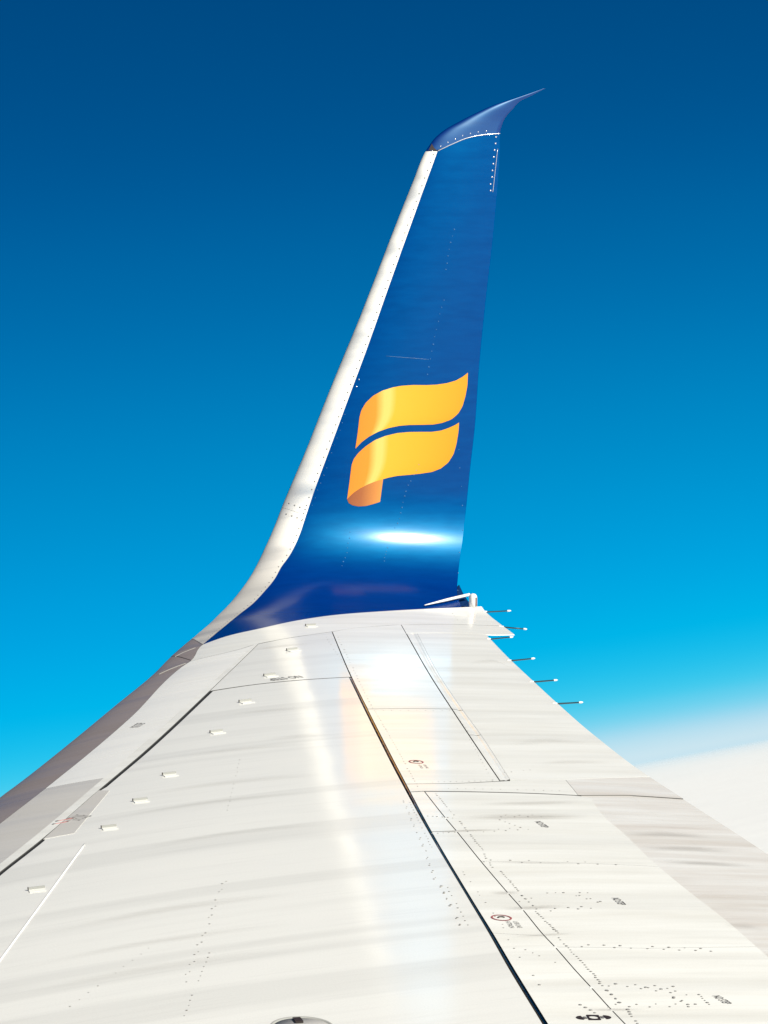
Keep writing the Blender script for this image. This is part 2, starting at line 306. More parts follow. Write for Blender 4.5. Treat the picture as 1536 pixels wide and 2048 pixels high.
def uvnoise(nt, scale, detail=3, rough=.55, loc=(0, 0, 0)):
    uv = nt.nodes.new('ShaderNodeUVMap'); uv.uv_map = 'wing'
    mp = nt.nodes.new('ShaderNodeMapping')
    mp.inputs['Scale'].default_value = scale
    mp.inputs['Location'].default_value = loc
    nz = nt.nodes.new('ShaderNodeTexNoise')
    nz.inputs['Scale'].default_value = 1.0
    nz.inputs['Detail'].default_value = detail
    nz.inputs['Roughness'].default_value = rough
    nt.links.new(uv.outputs[0], mp.inputs[0]); nt.links.new(mp.outputs[0], nz.inputs['Vector'])
    return nz.outputs['Fac']


def mult(nt, a, b, fac=1.0, mode='MULTIPLY'):
    mx = nt.nodes.new('ShaderNodeMix'); mx.data_type = 'RGBA'; mx.blend_type = mode
    mx.inputs[0].default_value = fac
    nt.links.new(a, mx.inputs[6]); nt.links.new(b, mx.inputs[7])
    return mx.outputs[2]


def bump(nt, height, strength, dist, normal_in=None):
    b = nt.nodes.new('ShaderNodeBump')
    b.inputs['Strength'].default_value = strength
    b.inputs['Distance'].default_value = dist
    nt.links.new(height, b.inputs['Height'])
    if normal_in is not None: nt.links.new(normal_in, b.inputs['Normal'])
    return b.outputs[0]


def wing_paint(name, tone, streak=.10, rough=.085, dirt=None, seed=0.0):
    """glossy painted aluminium: dirt drawn out along the airflow, ripple reflections painted as darker bands, faint sheet ripples"""
    m = mat(name, tone, rough, 0, 0, .05, .18)
    nt = m.node_tree; b = nt.nodes['Principled BSDF']
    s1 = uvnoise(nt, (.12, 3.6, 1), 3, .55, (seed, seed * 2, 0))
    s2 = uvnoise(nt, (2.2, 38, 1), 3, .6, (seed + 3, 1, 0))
    dark = tuple(v * (1 - streak) for v in tone)  # darker bands put the skin ripples' reflections into the colour, along with dirt
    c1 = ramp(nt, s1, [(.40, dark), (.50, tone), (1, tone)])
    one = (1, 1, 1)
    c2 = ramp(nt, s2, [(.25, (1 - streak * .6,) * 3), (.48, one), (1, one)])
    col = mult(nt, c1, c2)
    if dirt is not None:
        s3 = uvnoise(nt, (1.1, 9, 1), 5, .65, (seed + 9, 4, 0))
        c3 = ramp(nt, s3, [(.30, dirt), (.62, one), (1, one)])
        col = mult(nt, col, c3)
    fine = uvnoise(nt, (160, 160, 1), 2, .5)
    c4 = ramp(nt, fine, [(.25, (.945,) * 3), (.65, one)])
    col = mult(nt, col, c4)
    nt.links.new(col, b.inputs['Base Color'])
    rr = nt.nodes.new('ShaderNodeMapRange')
    rr.inputs[1].default_value = .3; rr.inputs[2].default_value = .7; rr.inputs[3].default_value = rough * 1.9; rr.inputs[4].default_value = rough * .7
    nt.links.new(s1, rr.inputs[0]); nt.links.new(rr.outputs[0], b.inputs['Roughness'])
    rip = uvnoise(nt, (.9, 3.6, 1), 2, .4, (seed, 7, 0))
    n1 = bump(nt, rip, .10, .02)
    n2 = bump(nt, fine, .08, .001, n1)
    nt.links.new(n2, b.inputs['Normal'])
    return m


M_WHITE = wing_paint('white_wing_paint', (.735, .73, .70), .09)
M_WHITE2 = wing_paint('white_panel_paint', (.82, .815, .775), .07, .10, (.90, .89, .87), 5.0)
M_FLAP = wing_paint('soiled_flap_paint', (.72, .71, .685), .09, .20, (.84, .79, .75), 11.0)
M_GREY = wing_paint('grey_panel_paint', (.50, .485, .465), .06, .30, None, 3.0)
M_EDGE = wing_paint('leading_edge_paint', (.76, .755, .73), .06, .20, None, 8.0)
M_TRIM = mat('white_trim', (.82, .81, .78), .3)
M_SEALANT = mat('grey_sealant', (.10, .098, .092), .6)
M_CORE = mat('dark_primer', (.018, .018, .018), .6)
M_SEAL = mat('polished_seal_strip', (.38, .29, .22), .08, 1.0)
M_SLAT = wing_paint('bare_metal', (.40, .34, .325), .16, .34, None, 2.0)
M_SLAT.node_tree.nodes['Principled BSDF'].inputs['Metallic'].default_value = .45
M_STRIP = wing_paint('polished_strip', (.80, .765, .71), .08, .40, None, 1.0)
M_STRIP.node_tree.nodes['Principled BSDF'].inputs['Metallic'].default_value = .62
M_BLUE = mat('blue_paint', (.001, .022, .15), .5, 0, .8, .175, 0.0)
M_BLUE.node_tree.nodes['Principled BSDF'].inputs['Coat IOR'].default_value = 1.25
nt = M_BLUE.node_tree
_b = nt.nodes['Principled BSDF']
_n = uvnoise(nt, (5, 22, 1), 4, .6)
_c = ramp(nt, _n, [(.3, (.0, .016, .132)), (.55, (.0, .018, .145)), (.8, (.0, .021, .155))])
nt.links.new(_c, _b.inputs['Base Color'])
_w = uvnoise(nt, (3, 14, 1), 3, .5, (2, 2, 0))
_o = bump(nt, _w, .025, .01)
nt.links.new(_o, _b.inputs['Normal']); nt.links.new(_o, _b.inputs['Coat Normal'])
_g = nt.nodes.new('ShaderNodeBsdfGlossy')                # metallic flake under the clear coat
_g.inputs['Roughness'].default_value = .43
_gc = ramp(nt, _n, [(.25, (.0, .027, .050)), (.8, (.0, .038, .066))])
nt.links.new(_gc, _g.inputs['Color'])
_ad = nt.nodes.new('ShaderNodeAddShader')
nt.links.new(_b.outputs[0], _ad.inputs[0]); nt.links.new(_g.outputs[0], _ad.inputs[1])
nt.links.new(_ad.outputs[0], nt.nodes['Material Output'].inputs['Surface'])
M_CAP = M_BLUE.copy(); M_CAP.name = 'blue_cap_paint'
_cb = M_CAP.node_tree.nodes['Principled BSDF']
_cb.inputs['Coat Roughness'].default_value = .34; _cb.inputs['Coat IOR'].default_value = 1.5; _cb.inputs['Coat Weight'].default_value = 1.0
M_DARKBLUE = mat('dark_blue_paint', (.004, .022, .09), .3, 0, .6, .1)
M_BLACK = mat('black_marking', (.03, .02, .018), .5)
M_BLACK2 = mat('faded_marking', (.16, .15, .14), .5)
M_RED = mat('red_marking', (.34, .09, .09), .5)
M_RIVET = mat('rivet_head', (.26, .25, .235), .4)
M_SCREW = mat('bright_screw', (.8, .8, .8), .25, .6)
M_BLUERIVET = mat('painted_rivet', (.06, .17, .36), .3)
M_ROD = mat('wick_rod', (.015, .04, .05), .4)
M_TIP = mat('wick_tip', (.8, .8, .78), .4)
M_LENS = mat('lamp_lens', (.16, .07, .05), .08)
M_LAMP = mat('lamp_housing', (.8, .78, .76), .35)
M_SHADE = mat('vane_metal', (.36, .36, .335), .45)


def emblem_mat(name, stops):
    m = mat(name, (.8, .4, .05), .5, 0, .35, .1, .15)
    nt = m.node_tree
    uv = nt.nodes.new('ShaderNodeUVMap'); uv.uv_map = 'print'
    sp = nt.nodes.new('ShaderNodeSeparateXYZ')
    nt.links.new(uv.outputs[0], sp.inputs[0])
    nt.links.new(ramp(nt, sp.outputs[0], stops), nt.nodes['Principled BSDF'].inputs['Base Color'])
    return m


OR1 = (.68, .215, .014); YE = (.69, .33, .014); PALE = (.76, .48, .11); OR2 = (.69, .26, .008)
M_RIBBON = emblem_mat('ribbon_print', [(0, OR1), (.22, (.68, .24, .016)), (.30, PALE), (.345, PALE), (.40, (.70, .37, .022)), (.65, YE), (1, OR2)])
M_CURL = emblem_mat('curl_print', [(0, (.24, .065, .02)), (.45, (.33, .10, .026)), (1, (.62, .24, .045))])


# ------------------------------------------------------------------ mesh building
def link(o, parent=None, **props):
    scene.collection.objects.link(o)
    if parent is not None: o.parent = parent
    for k, v in props.items(): o[k] = v
    return o


def make(name, verts, faces, material, parent=None, uv=None, pr=None, smooth=None, **props):
    me = bpy.data.meshes.new(name)
    me.from_pydata([tuple(v) for v in verts], [], faces)
    if uv is not None:
        l = me.uv_layers.new(name='wing')
        for lp in me.loops: l.data[lp.index].uv = uv[lp.vertex_index]
    if pr is not None:
        l = me.uv_layers.new(name='print')
        for lp in me.loops: l.data[lp.index].uv = pr[lp.vertex_index]
    me.materials.append(material)
    for i, p in enumerate(me.polygons):
        p.use_smooth = True if smooth is None else bool(smooth[i])
    me.update()
    return link(bpy.data.objects.new(name, me), parent, **props)


def resample(poly, n):
    d = [0.0]
    for a, b in zip(poly, poly[1:]):
        d.append(d[-1] + math.hypot(b[0] - a[0], b[1] - a[1]))
    out = []
    j = 0
    for i in range(n + 1):
        t = d[-1] * i / n
        while j < len(d) - 2 and d[j + 1] < t: j += 1
        k = 0 if d[j + 1] == d[j] else (t - d[j]) / (d[j + 1] - d[j])
        out.append((poly[j][0] + (poly[j + 1][0] - poly[j][0]) * k, poly[j][1] + (poly[j + 1][1] - poly[j][1]) * k))
    return out


def dense(poly):
    """smooth curve through points ordered mostly along q"""
    f = curve(swap(poly))
    q0, q1 = poly[0][1], poly[-1][1]
    return [(f(q0 + (q1 - q0) * i / 48), q0 + (q1 - q0) * i / 48) for i in range(49)]


def coons(e0, e1, l, r, nu, nv, g=(0, 0, 0, 0)):
    """grid of (s,q); e0/e1 run forward->aft, l/r run inboard->outboard; g: gaps fwd, aft, in, out"""
    N = 240
    E0, E1, L, Rr = resample(e0, N), resample(e1, N), resample(l, N), resample(r, N)

    def at(a, t):
        x = t * N; i = min(N - 1, int(x)); k = x - i
        return (a[i][0] + (a[i + 1][0] - a[i][0]) * k, a[i][1] + (a[i + 1][1] - a[i][1]) * k)

    def raw(u, v):
        a, b, c, d = at(E0, u), at(E1, u), at(L, v), at(Rr, v)
        return tuple((1 - v) * a[i] + v * b[i] + (1 - u) * c[i] + u * d[i]
                     - ((1 - u) * (1 - v) * E0[0][i] + u * (1 - v) * E0[N][i] + (1 - u) * v * E1[0][i] + u * v * E1[N][i])
                     for i in (0, 1))
    grid = []
    for j in range(nv + 1):
        row = []
        for i in range(nu + 1):
            u, v = i / nu, j / nv
            a, b = at(L, v), at(Rr, v)
            wu = max(.01, math.hypot(a[0] - b[0], a[1] - b[1]))
            a, b = at(E0, u), at(E1, u)
            wv = max(.01, math.hypot(a[0] - b[0], a[1] - b[1]))
            gu0, gu1, gv0, gv1 = min(.45, g[0] / wu), min(.45, g[1] / wu), min(.45, g[2] / wv), min(.45, g[3] / wv)
            row.append(raw(gu0 + u * (1 - gu0 - gu1), gv0 + v * (1 - gv0 - gv1)))
        grid.append(row)
    return grid


def solid(name, grid, material, parent, off=0.0, thick=.005, pr=False, edge=None, **props):
    """closed sheet of metal following the wing surface; off may be a function of (u, v)"""
    nv, nu = len(grid) - 1, len(grid[0]) - 1
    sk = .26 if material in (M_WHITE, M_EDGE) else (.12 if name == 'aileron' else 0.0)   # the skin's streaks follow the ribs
    V, UV, PR, Fc, Sm = [], [], [], [], []
    top = []
    for j, row in enumerate(grid):
        tr = []
        for i, (s, q) in enumerate(row):
            o = off(i / nu, j / nv) if callable(off) else off
            tr.append(len(V)); V.append(P(s, q, o)); UV.append((q, s - sk * q)); PR.append((i / nu, j / nv))
        top.append(tr)
    for j in range(nv):
        for i in range(nu):
            Fc.append((top[j][i], top[j][i + 1], top[j + 1][i + 1], top[j + 1][i])); Sm.append(1)
    if thick > 0:
        bot = []
        for j, row in enumerate(grid):
            br = []
            for i, (s, q) in enumerate(row):
                o = off(i / nu, j / nv) if callable(off) else off
                br.append(len(V)); V.append(P(s, q, o - thick)); UV.append((q, s - sk * q)); PR.append((i / nu, j / nv))
            bot.append(br)
        loop = [(0, i) for i in range(nu)] + [(j, nu) for j in range(nv)] + [(nv, i) for i in range(nu, 0, -1)] + [(j, 0) for j in range(nv, 0, -1)]
        dup = {}
        for (j, i) in loop:
            dup[(j, i)] = len(V); V.append(V[top[j][i]].copy()); UV.append(UV[top[j][i]]); PR.append(PR[top[j][i]])
        for k, a in enumerate(loop):
            b = loop[(k + 1) % len(loop)]
            Fc.append((dup[b], dup[a], bot[a[0]][a[1]], bot[b[0]][b[1]])); Sm.append(0)
        for j in range(nv):
            for i in range(nu):
                Fc.append((bot[j][i], bot[j + 1][i], bot[j + 1][i + 1], bot[j][i + 1])); Sm.append(1)
    o = make(name, V, Fc, material, parent, UV, PR if pr else None, Sm, **props)
    if edge is not None:
        o.data.materials.append(edge)
        for i, p in enumerate(o.data.polygons):
            if not Sm[i]: p.material_index = 1
    return o


def line(f, s0, s1, n=300):
    return [(s0 + (s1 - s0) * i / n, f(s0 + (s1 - s0) * i / n)) for i in range(n + 1)]


def between(name, fa, fb, e0, e1, material, nu=24, nv=24, g=.0012, off=0.0, thick=.005, parent=None, edge='dark', **props):
    if not isinstance(e0, list): e0 = [(e0, fa(e0)), (e0, fb(e0))]
    if not isinstance(e1, list): e1 = [(e1, fa(e1)), (e1, fb(e1))]
    if not isinstance(g, tuple): g = (g,) * 4
    grid = coons(e0, e1, line(fa, e0[0][0], e1[0][0]), line(fb, e0[-1][0], e1[-1][0]), nu, nv, g)
    return solid(name, grid, material, parent, off, thick, edge=M_SEALANT if edge == 'dark' else None, **props)


def nose(name, cf, s0, s1, material, parent, clow=.07, nv=40, nt_=28, off=0.0, **props):
    """sheet wrapped round the leading edge; s0/s1 are (at the nose, at the aft edge)"""
    V, UV, Fc = [], [], []
    for j in range(nv + 1):
        for i in range(nt_ + 1):
            k = i / nt_
            lo = (s0[0] + (s1[0] - s0[0]) * j / nv)          # at the nose
            hi = (s0[1] + (s1[1] - s0[1]) * j / nv)          # at the aft edge
            # tau from aft edge of the upper side round the nose to the underside
            cu = max(1e-4, cf(hi) - fLE(hi)); ch = fTE(hi) - fLE(hi)
            tmax = math.sqrt(min(1, cu / ch)); tmin = -math.sqrt(clow)
            tau = tmax + (tmin - tmax) * k
            w = max(0.0, tau / tmax)
            s = lo + (hi - lo) * w * w
            l = fLE(s); c = fTE(s) - l
            q = l + tau * tau * c
            if w > .999: q = cf(s)
            V.append(P(s, q, off) if tau >= 0 else P(s, q, -off, True))
            UV.append((l + tau * abs(tau) * c, s))
    n = nt_ + 1
    for j in range(nv):
        for i in range(nt_):
            Fc.append((j * n + i, (j + 1) * n + i, (j + 1) * n + i + 1, j * n + i + 1))
    o = make(name, V, Fc, material, parent, UV, **props)
    md = o.modifiers.new('thickness', 'SOLIDIFY'); md.thickness = .004; md.offset = -1; md.use_rim = False
    return o


def add_tube(V, Fc, pts, radii, n=8, cap=True):
    base = len(V)
    for k, (p, r) in enumerate(zip(pts, radii)):
        d = (pts[min(k + 1, len(pts) - 1)] - pts[max(k - 1, 0)]).normalized()
        a = d.orthogonal().normalized(); b = d.cross(a)
        for i in range(n):
            t = 2 * math.pi * i / n
            V.append(p + a * (r * math.cos(t)) + b * (r * math.sin(t)))
    for k in range(len(pts) - 1):
        for i in range(n):
            Fc.append((base + k * n + i, base + k * n + (i + 1) % n, base + (k + 1) * n + (i + 1) % n, base + (k + 1) * n + i))
    if cap:
        Fc.append(tuple(base + i for i in reversed(range(n))))
        Fc.append(tuple(base + (len(pts) - 1) * n + i for i in range(n)))


def add_box(V, Fc, o, ax, ay, az):
    """box from corner o spanned by three edge vectors"""
    b = len(V)
    for k in range(8):
        V.append(o + ax * (k & 1) + ay * ((k >> 1) & 1) + az * ((k >> 2) & 1))
    for f in ((0, 2, 3, 1), (4, 5, 7, 6), (0, 1, 5, 4), (2, 6, 7, 3), (0, 4, 6, 2), (1, 3, 7, 5)):
        Fc.append(tuple(b + i for i in f))


def add_disc(V, Fc, s, q, r, off=.0011, n=8, depth=.0012, dome=0.0):
    a, b, nn = frame(s, q)
    p = P(s, q) + nn * off
    base = len(V)
    for i in range(n):
        t = 2 * math.pi * i / n
        d = a * math.cos(t) + b * math.sin(t)
        V.append(p + d * r)
    for i in range(n):
        t = 2 * math.pi * i / n
        d = a * math.cos(t) + b * math.sin(t)
        V.append(p + d * r - nn * depth)
    c = len(V); V.append(p + nn * dome)
    for i in range(n):
        j = (i + 1) % n
        Fc.append((base + i, base + j, c)); Fc.append((base + n + i, base + n + j, base + j, base + i))


# ------------------------------------------------------------------ setting: cloud deck far below
def cloud_mat():
    m = mat('cloud', (.94, .94, .915), 1.0, 0, 0, 0, 0.0)
    nt = m.node_tree
    tc = nt.nodes.new('ShaderNodeTexCoord')
    nz = nt.nodes.new('ShaderNodeTexNoise'); nz.inputs['Scale'].default_value = .0004; nz.inputs['Detail'].default_value = 6
    nt.links.new(tc.outputs['Object'], nz.inputs['Vector'])
    nt.links.new(bump(nt, nz.outputs['Fac'], .1, 400.0), nt.nodes['Principled BSDF'].inputs['Normal'])
    ln = nt.nodes.new('ShaderNodeVectorMath'); ln.operation = 'LENGTH'      # horizon haze put into the deck's alpha, fading with distance
    nt.links.new(tc.outputs['Object'], ln.inputs[0])
    n2 = nt.nodes.new('ShaderNodeTexNoise'); n2.inputs['Scale'].default_value = .00003; n2.inputs['Detail'].default_value = 5
    nt.links.new(tc.outputs['Object'], n2.inputs['Vector'])
    mr = nt.nodes.new('ShaderNodeMapRange'); mr.interpolation_type = 'SMOOTHSTEP'
    mr.inputs[1].default_value = 60000; mr.inputs[2].default_value = 480000; mr.inputs[3].default_value = 1.0; mr.inputs[4].default_value = 0.0
    ad = nt.nodes.new('ShaderNodeMath'); ad.operation = 'MULTIPLY_ADD'
    ad.inputs[1].default_value = 60000; nt.links.new(n2.outputs['Fac'], ad.inputs[0]); nt.links.new(ln.outputs['Value'], ad.inputs[2])
    nt.links.new(ad.outputs[0], mr.inputs[0]); nt.links.new(mr.outputs[0], nt.nodes['Principled BSDF'].inputs['Alpha'])
    return m


def cloud_layer():
    V, Fc = [], []
    radii = [0, 400, 1200, 3000, 7000, 16000, 40000, 100000, 300000, 1000000, 2400000]
    n = 96
    for k, r in enumerate(radii):
        for i in range(n):
            t = 2 * math.pi * i / n
            z = -900.0 + (random.uniform(-25, 25) if 0 < r < 50000 else 0)
            V.append(Vector((r * math.cos(t), r * math.sin(t), z)))
    for k in range(len(radii) - 1):
        for i in range(n):
            j = (i + 1) % n
            Fc.append((k * n + i, (k + 1) * n + i, (k + 1) * n + j, k * n + j))
    return make('cloud_layer', V, Fc, cloud_mat(), None, kind='structure')


cloud_layer()

# ------------------------------------------------------------------ the wing
wing = bpy.data.objects.new('airplane_wing', None)
link(wing, None, label='white airliner wing with tall blue upturned winglet bearing a yellow ribbon emblem', category='airplane wing')
wing.matrix_world = Matrix(WING_TO_WORLD)

fSE, fM, fN = curve(T['slatedge']), curve(T['M']), curve(T['N'])
fG1, fG2 = curve(T['G1']), curve(T['G2'])
fG2L = curve(T['G2'] + T['L1'][1:])
fH, fH2, fL3, fF1, fF3 = curve(T['H']), curve(T['H2']), curve(T['L3']), curve(T['F1']), curve(T['F3'])
fHT = curve(T['horn_te'])
fST = curve(T['strip'])
J, K, Q, X1, X2 = T['joint'], T['K'], T['Q'], T['X1'], T['X2']

# inner body, dark, showing only in the joints
def body(name, material, s0, s1, o_up, o_lo, ns=90, nc=26, c0=.004, c1=.97):
    V, UV, Fc = [], [], []
    for j in range(ns + 1):
        s = s0 + (s1 - s0) * j / ns
        l = fLE(s); c = fTE(s) - l
        c1 = .97 if s < -.3 else .97 - .25 * min(1, (s + .3) / .6)
        for k in range(2 * nc):
            t = -1 + (2 * k) / (2 * nc - 1)
            x = c0 + (c1 - c0) * t * t
            q = l + x * c
            V.append(P(s, q, o_up) if t >= 0 else P(s, q, o_lo, True)); UV.append((q, s))
    n = 2 * nc
    for j in range(ns):
        for k in range(n):
            Fc.append((j * n + k, (j + 1) * n + k, (j + 1) * n + (k + 1) % n, j * n + (k + 1) % n))
    Fc.append(tuple(range(n))); Fc.append(tuple(ns * n + k for k in reversed(range(n))))
    return make(name, V, Fc, material, wing, UV)


body('wing_core', M_CORE, S_IN + .02, .30, -.0065, .006)

# underside
def under(name, material, s0, s1, parent, c0=.07, ns=80, nc=20):
    V, UV, Fc = [], [], []
    for j in range(ns + 1):
        s = s0 + (s1 - s0) * j / ns
        l = fLE(s); c = fTE(s) - l
        for k in range(nc + 1):
            q = l + (c0 + (1 - c0) * k / nc) * c
            V.append(P(s, q, 0, True)); UV.append((q, s))
    n = nc + 1
    for j in range(ns):
        for k in range(nc):
            Fc.append((j * n + k, (j + 1) * n + k, (j + 1) * n + k + 1, j * n + k + 1))
    o = make(name, V, Fc, material, parent, UV)
    md = o.modifiers.new('thickness', 'SOLIDIFY'); md.thickness = .003; md.offset = 1
    return o


under('lower_skin', M_WHITE2, S_IN, -.02, wing)

# leading edge
se_in = T['slatend']
nose('leading_edge_slat', fSE, (S_IN, S_IN), (-.735, -1.075), M_SLAT, wing, nv=90, off=.0)
nose('leading_edge_slat', fSE, (-.728, -1.068), (-.325, -.69), M_SLAT, wing, nv=24, off=.001)
between('leading_edge_panel', fSE, fM, T['greyedge'], dense(K[:3]), M_EDGE, 20, 40)
between('leading_edge_panel', fSE, fM, S_IN, T['greyedge'], M_GREY, 16, 60)
between('leading_edge_trim', fM, fN, S_IN, [T['M'][-1], T['N'][-1]], M_WHITE2, 4, 80, g=.0008, off=.002)

between('slot_seal', lambda s: fN(s) - .002, lambda s: fN(s) + .022, S_IN, T['N'][4][0], M_CORE, 3, 90, g=0.0, off=-.0022, thick=.003)

def fN2(s):
    a, b = T['N'][4][0], T['N'][2][0]          # outer slot between these span stations
    c = T['N'][1][0]
    w = .017 if (b < s < a or s < c) else .0015
    return fN(s) + w

# skin panels
between('wing_skin_panel', fSE, fHT, dense(K), dense(J), M_WHITE2, 70, 14, g=(.0012, 0, .004, .0015))
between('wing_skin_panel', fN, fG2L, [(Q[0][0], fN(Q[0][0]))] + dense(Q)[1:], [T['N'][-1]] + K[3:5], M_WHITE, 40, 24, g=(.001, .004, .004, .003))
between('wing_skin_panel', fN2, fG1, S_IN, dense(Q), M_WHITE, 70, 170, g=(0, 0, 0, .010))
between('slot_seal', fG1, fG2, S_IN, [Q[-1], T['G2'][-1]], M_SEAL, 3, 90, g=(-.004, -.004, 0, 0), off=-.004, thick=.0035)
grA = T['greyA']
solid('filler_plate', coons([grA[3], grA[2]], [grA[0], grA[1]], [grA[3], grA[0]], [grA[2], grA[1]], 6, 10, (0, 0, 0, 0)), M_GREY, wing, .0015, .006)

# rear panels between the slot and the aileron hinge
seamA = T['seamA']
between('rear_panel', fG2L, fH, dense(seamA), dense(K[4:7]), M_WHITE2, 26, 26, g=(.002, .003, .003, .003))
between('rear_panel', fG2L, fH, dense(X1[:3]), dense(seamA), M_WHITE2, 26, 26, g=(.001, .003, .003, .003))
HI = T['horn_in']
between('tip_horn', fH, fHT, dense(HI), dense(K[6:]), M_WHITE2, 30, 6, g=(.001, 0, .001, .003), edge=None)
hs = [T['H'][i][0] for i in (0, 1, 2, 4)]; h2 = [T['H2'][i][0] for i in (0, 1, 2, 4)]
groove = lambda u, v: -.0035 * math.exp(-((u - .62) / .16) ** 2)
for a in range(3):
    between('hinge_cover', fH, fH2, [(hs[a], fH(hs[a])), (h2[a], fH2(h2[a]))], [(hs[a + 1], fH(hs[a + 1])), (h2[a + 1], fH2(h2[a + 1]))],
            M_WHITE2, 14, 16, g=(.0025, .0006, .004, .004), off=groove)
between('aileron', fH2, fTE, [(h2[0], fH2(h2[0]))] + X1[3:], [T['H2'][4], HI[1], HI[2]], M_WHITE2, 30, 40, g=(.0006, 0, .0015, .006), thick=.012, edge=None)
T1 = curve([X2[-1], X1[4]])
between('cross_panel', fG2, T1, dense(X2), dense(X1[:5]), M_WHITE2, 40, 6, g=(.001, .001, .006, .003))
between('cross_panel', T1, fTE, T['X2b'], X1[4:], M_FLAP, 30, 6, g=(.001, 0, .001, .001), off=-.0005)
SB = T['seamB']
between('spoiler_lip', fG2, fL3, SB, X2[:2], M_WHITE2, 6, 24, g=(.001, .002, .003, .002))
SE_ = list(reversed(T['seamE']))
between('spoiler_lip', fG2, fL3, SE_, SB, M_WHITE2, 10, 40, g=(.001, .002, .0008, .003))
between('spoiler_lip', fG2, fL3, S_IN, SE_, M_WHITE2, 10, 60, g=(.001, .002, 0, .0008))
SC, SD = T['seamC'], T['seamD']
between('spoiler_panel', fL3, fF1, SC, X2[1:] + [T['F1'][-1]], M_WHITE2, 30, 24, g=(.002, 0, .0008, .006))
between('spoiler_panel', fL3, fF1, SD, SC, M_WHITE2, 30, 24, g=(.002, 0, .0008, .0008))
between('spoiler_panel', fL3, fF1, S_IN, SD, M_WHITE2, 30, 60, g=(.002, 0, 0, .0008))
f1b = T['F1'][3][0]
between('flap', lambda s: fF1(s) - .03, fF3, f1b, [(T['F1'][-1][0] + .09, T['F1'][-1][1] - .10), (T['F3'][-1][0] + .05, T['F3'][-1][1])], M_FLAP, 16, 40, g=(0, -.006, .002, 0), off=-.0035, thick=.0025, edge=None)
between('flap', lambda s: fF1(s) - .03, fF3, S_IN, f1b, M_FLAP, 16, 60, g=(0, -.006, 0, .002), off=-.0035, thick=.0025, edge=None)
between('flap_trailing_edge', fF3, fTE, f1b + .12, [T['F3'][-1], T['TEflap'][-1]], M_FLAP, 16, 40, g=(.0004, 0, .002, .003), off=-.0034, thick=.0025, edge=None)
between('flap_trailing_edge', fF3, fTE, S_IN, f1b + .12, M_FLAP, 16, 60, g=(.0004, 0, 0, .002), off=-.0034, thick=.0025, edge=None)

# fittings bridging the spoiler hinge line
for s, q in T['hinges']:
    V, Fc = [], []
    aft, outw, nn = frame(s, q)
    add_box(V, Fc, P(s, q) - aft * .005 - outw * .007 - nn * .004, aft * .010, outw * .012, nn * .0045)
    make('hinge_fitting', V, Fc, M_TRIM, wing, smooth=[0] * 6)
for nm in ('slatline1', 'slatline2'):
    V, Fc = [], []
    pts = resample(T[nm], 16)
    add_tube(V, Fc, [P(s, q, .0012) for s, q in pts], [.0013] * 17, 6)
    make('slat_edge_trim', V, Fc, M_SHADE, wing)

# sealant bead on the forward skin
V, Fc = [], []
pts = resample(T['bead'], 30)
ext = [(pts[-1][0] + (pts[-1][0] - pts[-2][0]) * k, pts[-1][1] + (pts[-1][1] - pts[-2][1]) * k) for k in range(1, 25)]
add_tube(V, Fc, [P(s, q, .001) for s, q in pts + ext], [.0028] * (len(pts) + len(ext)), 8)
make('sealant_bead', V, Fc, M_TRIM, wing)

# ------------------------------------------------------------------ winglet
SJ = J[:7] + [(.128, fTE(.128))]
CAP = T['cap']
winglet = between('winglet', fST, fTE, dense(SJ), dense(CAP[1:]), M_BLUE, 40, 120, g=(0, 0, .0005, .001), off=.0, thick=.004, parent=wing)
for o in [o for o in scene.objects if o.type == 'MESH' and o.parent is None and o.name != 'cloud_layer']:
    o.parent = wing
under('outboard_skin', M_BLUE, -.02, CAP[0][0], winglet, c0=.07)
sm = T['stripseam']
nose('leading_edge_strip', fST, (-.318, -.683), (sm[0][0] - .0006, sm[2][0] - .0006), M_STRIP, winglet, clow=.08, nv=60, off=.0012)
nose('leading_edge_strip', fST, (sm[0][0] + .0006, sm[2][0] + .0006), (T['strip'][-1][0] + .001, T['strip'][-1][0] - .002), M_STRIP, winglet, clow=.08, nv=70, off=.0012)

# upswept tip cap
TIP_S = min(LEADING[-1][0], TRAILING[-1][0]) - .001
fCAP = curve(swap(CAP))
V, UV, Fc = [], [], []
nc, nv = 24, 40
for j in range(nv + 1):
    t = j / nv; t = 1 - (1 - t) ** 1.3
    for k in range(2 * nc):
        tau = -1 + 2 * k / (2 * nc - 1)
        x = tau * tau
        sb = fCAP(CAP[0][1] + (CAP[-1][1] - CAP[0][1]) * x) + .001
        s = sb + (TIP_S - sb) * t
        l = fLE(s); c = max(.0015, fTE(s) - l)
        q = l + x * c
        fat = .09 * c * math.sqrt(x) * (1 - x) * t
        V.append(P(s, q, .0008 + fat) if tau >= 0 else P(s, q, -.0008 - fat, True)); UV.append((q, s))
n = 2 * nc
for j in range(nv):
    for k in range(n):
        Fc.append((j * n + k, (j + 1) * n + k, (j + 1) * n + (k + 1) % n, j * n + (k + 1) % n))
Fc.append(tuple(nv * n + k for k in range(n)))
make('tip_cap', V, Fc, M_CAP, winglet, UV)

# bright edge where the cap meets the skin, and the strip along the upper trailing edge
V, Fc = [], []
cd = dense(CAP[1:])
add_tube(V, Fc, [P(s, q, .0012) for s, q in cd], [.0022] * len(cd), 6)
make('cap_joint_trim', V, Fc, M_SCREW, winglet)
V, Fc = [], []
add_tube(V, Fc, [P(s, q, .001) for s, q in resample(T['te_line'], 12)], [.0016] * 13, 6)
make('trailing_edge_trim', V, Fc, M_SCREW, winglet)

# emblem: two ribbons and the curled end
def ribbon(name, e0, e1, l, r, material, off, lab=None):
    o = solid(name, coons(e0, e1, l, r, 60, 24), material, winglet, off, .0006, pr=True)
    if lab: o['label'] = lab
    return o


